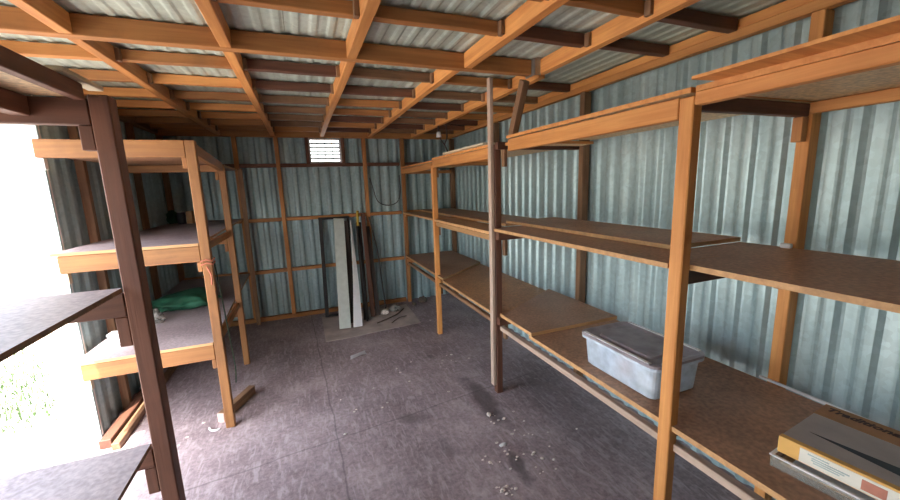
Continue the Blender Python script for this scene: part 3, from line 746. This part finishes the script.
# offcut by the rear shelf post, scrap and long timbers
oc = thing('timber_offcut', (-.55, 3.0, 0), 'short timber offcut on the floor against the rear shelf post', 'offcut')
bar('block', (-.668, 2.852, .036), (-.508, 3.19, .036), .05, .07, 'old', oc)
d = (Vector((-.668, 2.852, .036))-Vector((-.508, 3.19, .036))).normalized()
bar('sunlit_end', Vector((-.668, 2.852, .036))+d*.001, Vector((-.668, 2.852, .036))+d*.008, .05, .07, 'sunend', oc)  # thin end slab carrying the painted sunlight
t = tube('plastic_scrap', spline([(-.735, 2.80, .008), (-.72, 2.765, .010), (-.69, 2.752, .008), (-.665, 2.76, .007)]), .007, 'white', n=6); tag(t, 'curled white plastic scrap on the floor beside the timber offcut', 'scrap')
t = timber('timber_length', -1.350, -1.285, 2.84, 3.76, 0, .06, 'red', None, warp=.004); tag(t, 'thicker long red-brown timber on the floor, against the doorway wall', 'timber')
t = timber('timber_length', -1.272, -1.228, 2.80, 4.80, 0, .045, 'old', None, warp=.004); tag(t, 'narrower long brown timber on the floor, second from the doorway wall', 'timber')

# things on the rear shelves
bg = lump('cloth_bag', (-1.04, 3.86, .632), (.24, .24, .07), 'green', 11, .3, 4); tag(bg, 'green woven bag lying on the lowest rear shelf', 'bag')
tag(lump('plastic_bag', (-1.15, 3.40, .632), (.08, .055, .06), 'cloudy', 13, .45, 4), 'crinkled clear plastic bag beside the green woven bag', 'bag')
wb = thing('carton', (-1.215, 3.01, .632), 'small white carton at the sunlit end of the lowest rear shelf', 'carton')
bm = bmesh.new(); bm_box(bm, -1.265, -1.175, 2.99, 3.06, .632, .695, .004); link('body', bm, 'white', wb)
bm = bmesh.new(); bm_box(bm, -1.269, -1.171, 2.986, 3.064, .6955, .708, .004); link('lid', bm, 'white', wb)
tag(lump('wrapper', (-1.10, 2.97, .632), (.045, .04, .05), 'cloudy', 17, .5, 3), 'shiny crumpled wrapper beside the small white carton', 'wrapper')
bm = bmesh.new(); bm_box(bm, -1.13, -1.075, 4.62, 4.70, 1.292, 1.42, .004); t = link('carton', bm, 'tan'); tag(t, 'upright tan carton on the middle rear shelf', 'carton')
can = thing('can', (-1.18, 4.66, 1.292), 'dark can beside the tan carton on the middle rear shelf', 'can')
tube('body', [(-1.18, 4.66, 1.2925), (-1.18, 4.66, 1.41)], .036, 'dark', can, n=20); tube('lid', [(-1.18, 4.66, 1.4105), (-1.18, 4.66, 1.422)], .032, 'steel', can, n=20)
tag(lump('cloth_bundle', (-1.28, 4.76, 1.292), (.05, .06, .09), 'green', 19, .4, 3), 'small dark green bundle behind the dark can', 'bundle')
t = tube('cord', spline([(-.565, 2.79, 1.16), (-.555, 2.81, .9), (-.545, 2.83, .6), (-.535, 2.82, .40), (-.54, 2.80, .30)]), .0045, 'cordgreen', n=6); tag(t, 'dark green cord hanging down the rear shelf post', 'cord')
bm = bmesh.new()
for k in range(2):
    z = 1.15+.022*k; bm_tube(bm, [(-.632, 2.747, z), (-.60, 2.744, z+.012), (-.566, 2.747, z), (-.564, 2.804, z+.01)], .005, 6)
bm_tube(bm, spline([(-.60, 2.74, 1.14), (-.58, 2.735, 1.08), (-.585, 2.735, 1.02)]), .005, 6)
t = link('twine', bm, 'rag', smooth=True); tag(t, 'faded red twine wound around the rear shelf post', 'twine')

# fittings and wires near the roof
lh = thing('lamp_holder', (1.45, 3.98, 2.13), 'small white fitting hanging under the last rafter near the long wall', 'fitting')
tube('body', [(1.45, 3.98, 2.115), (1.45, 3.98, 2.17)], [.03, .02], 'white', lh, n=14); tube('stem', [(1.45, 3.98, 2.171), (1.45, 3.98, 2.232)], .010, 'wire', lh)
t = tube('wire', spline([(1.47, 4.05, 2.231), (1.50, 4.08, 2.12), (1.57, 4.1, 2.03), (1.60, 4.1, 1.95), (1.66, 4.12, 1.88)]), .006, 'wire', n=6); tag(t, 'dark wire drooping from the last rafter onto the top tier', 'wire')
t = tube('wire', spline([(1.62, 4.2, 2.312), (1.63, 4.2, 2.15), (1.60, 4.2, 2.05), (1.66, 4.2, 1.94), (1.67, 4.2, 1.86)]), .008, 'wire', n=6); tag(t, 'thicker dark wire hanging near the long wall beside the white fitting', 'wire')
t = tube('wire', spline([(-1.25, 3.2, 2.10), (-1.15, 3.22, 2.14), (-1.05, 3.2, 2.10), (-1.12, 3.18, 2.06), (-1.22, 3.2, 2.085), (-1.13, 3.22, 2.12)]), .004, 'steel', n=6) if False else None

# ---------------------------------------------------------------- grass outside
bm = bmesh.new()
for cx, cy, sx, sy, n in ((-3.3, 5.6, .8, .7, 2600), (-2.7, 4.3, .35, .3, 900), (-2.2, 3.75, .2, .15, 250), (-5, 7.5, 1.5, 1.2, 1500)):
    for _ in range(n):
        x, y = random.gauss(cx, sx), random.gauss(cy, sy)
        if x > -1.8: continue
        h = random.uniform(.03, .10); a = random.random()*6.28; w_ = random.uniform(.003, .007); l = random.uniform(0, .05)
        dx, dy = math.cos(a), math.sin(a); z = -.06
        q = [bm.verts.new((x-dy*w_, y+dx*w_, z)), bm.verts.new((x+dy*w_, y-dx*w_, z)), bm.verts.new((x+dx*l, y+dy*l, z+h))]
        bm.faces.new(q)
t = link('grass', bm, 'grass'); tag(t, 'patches of sunlit green grass on the ground outside the doorway', 'grass', kind='stuff')

# ---------------------------------------------------------------- light
sun = bpy.data.lights.new('sun', 'SUN'); sun.energy = 11; sun.angle = math.radians(.6); sun.color = (1, .955, .88)
so = bpy.data.objects.new('sun', sun); COL.objects.link(so)
dirv = Vector((.16, .42, -1)).normalized()
so.rotation_euler = dirv.to_track_quat('-Z', 'Y').to_euler()
so.location = (-3, -2, 8)
wd = bpy.data.worlds.new('sky'); SC.world = wd; wd.use_nodes = True
nt = wd.node_tree; bgn = nt.nodes['Background']
sky = nt.nodes.new('ShaderNodeTexSky'); sky.sky_type = 'NISHITA'; sky.sun_disc = False
sky.sun_elevation = math.radians(62); sky.sun_rotation = math.radians(200); sky.air_density = 1.2; sky.dust_density = 3.0; sky.ozone_density = 1.0
hs = nt.nodes.new('ShaderNodeHueSaturation'); hs.inputs['Saturation'].default_value = .6
nt.links.new(sky.outputs[0], hs.inputs['Color']); nt.links.new(hs.outputs[0], bgn.inputs[0]); bgn.inputs[1].default_value = .95

# ---------------------------------------------------------------- camera
rx, ry, rz, F = .17145859, -.36846546, -.03313521, 375.72
def rot(a, i):
    c, s = math.cos(a), math.sin(a)
    return [Matrix(((1, 0, 0), (0, c, -s), (0, s, c))), Matrix(((c, 0, s), (0, 1, 0), (-s, 0, c))), Matrix(((c, -s, 0), (s, c, 0), (0, 0, 1)))][i]
W = rot(rz, 2) @ rot(rx, 0) @ rot(ry, 1)
conv = lambda r: Vector((r[0], r[2], -r[1]))
cx_, cy_, cz_ = conv(W[0]), -conv(W[1]), -conv(W[2])
cd = bpy.data.cameras.new('camera'); cd.sensor_width = 36; cd.lens = F/900*36; cd.clip_start = .02
co = bpy.data.objects.new('camera', cd); COL.objects.link(co)
co.matrix_basis = Matrix.Translation((0, 0, H)) @ Matrix((cx_, cy_, cz_)).transposed().to_4x4()
SC.camera = co

vs_ = SC.view_settings
vs_.view_transform = 'Standard'; vs_.look = 'None'; vs_.gamma = 1; vs_.use_curve_mapping = False
vs_.exposure = .95
SC.cycles.diffuse_bounces = 7; SC.cycles.max_bounces = 14; SC.cycles.transparent_max_bounces = 12
SC.cycles.sample_clamp_indirect = 12
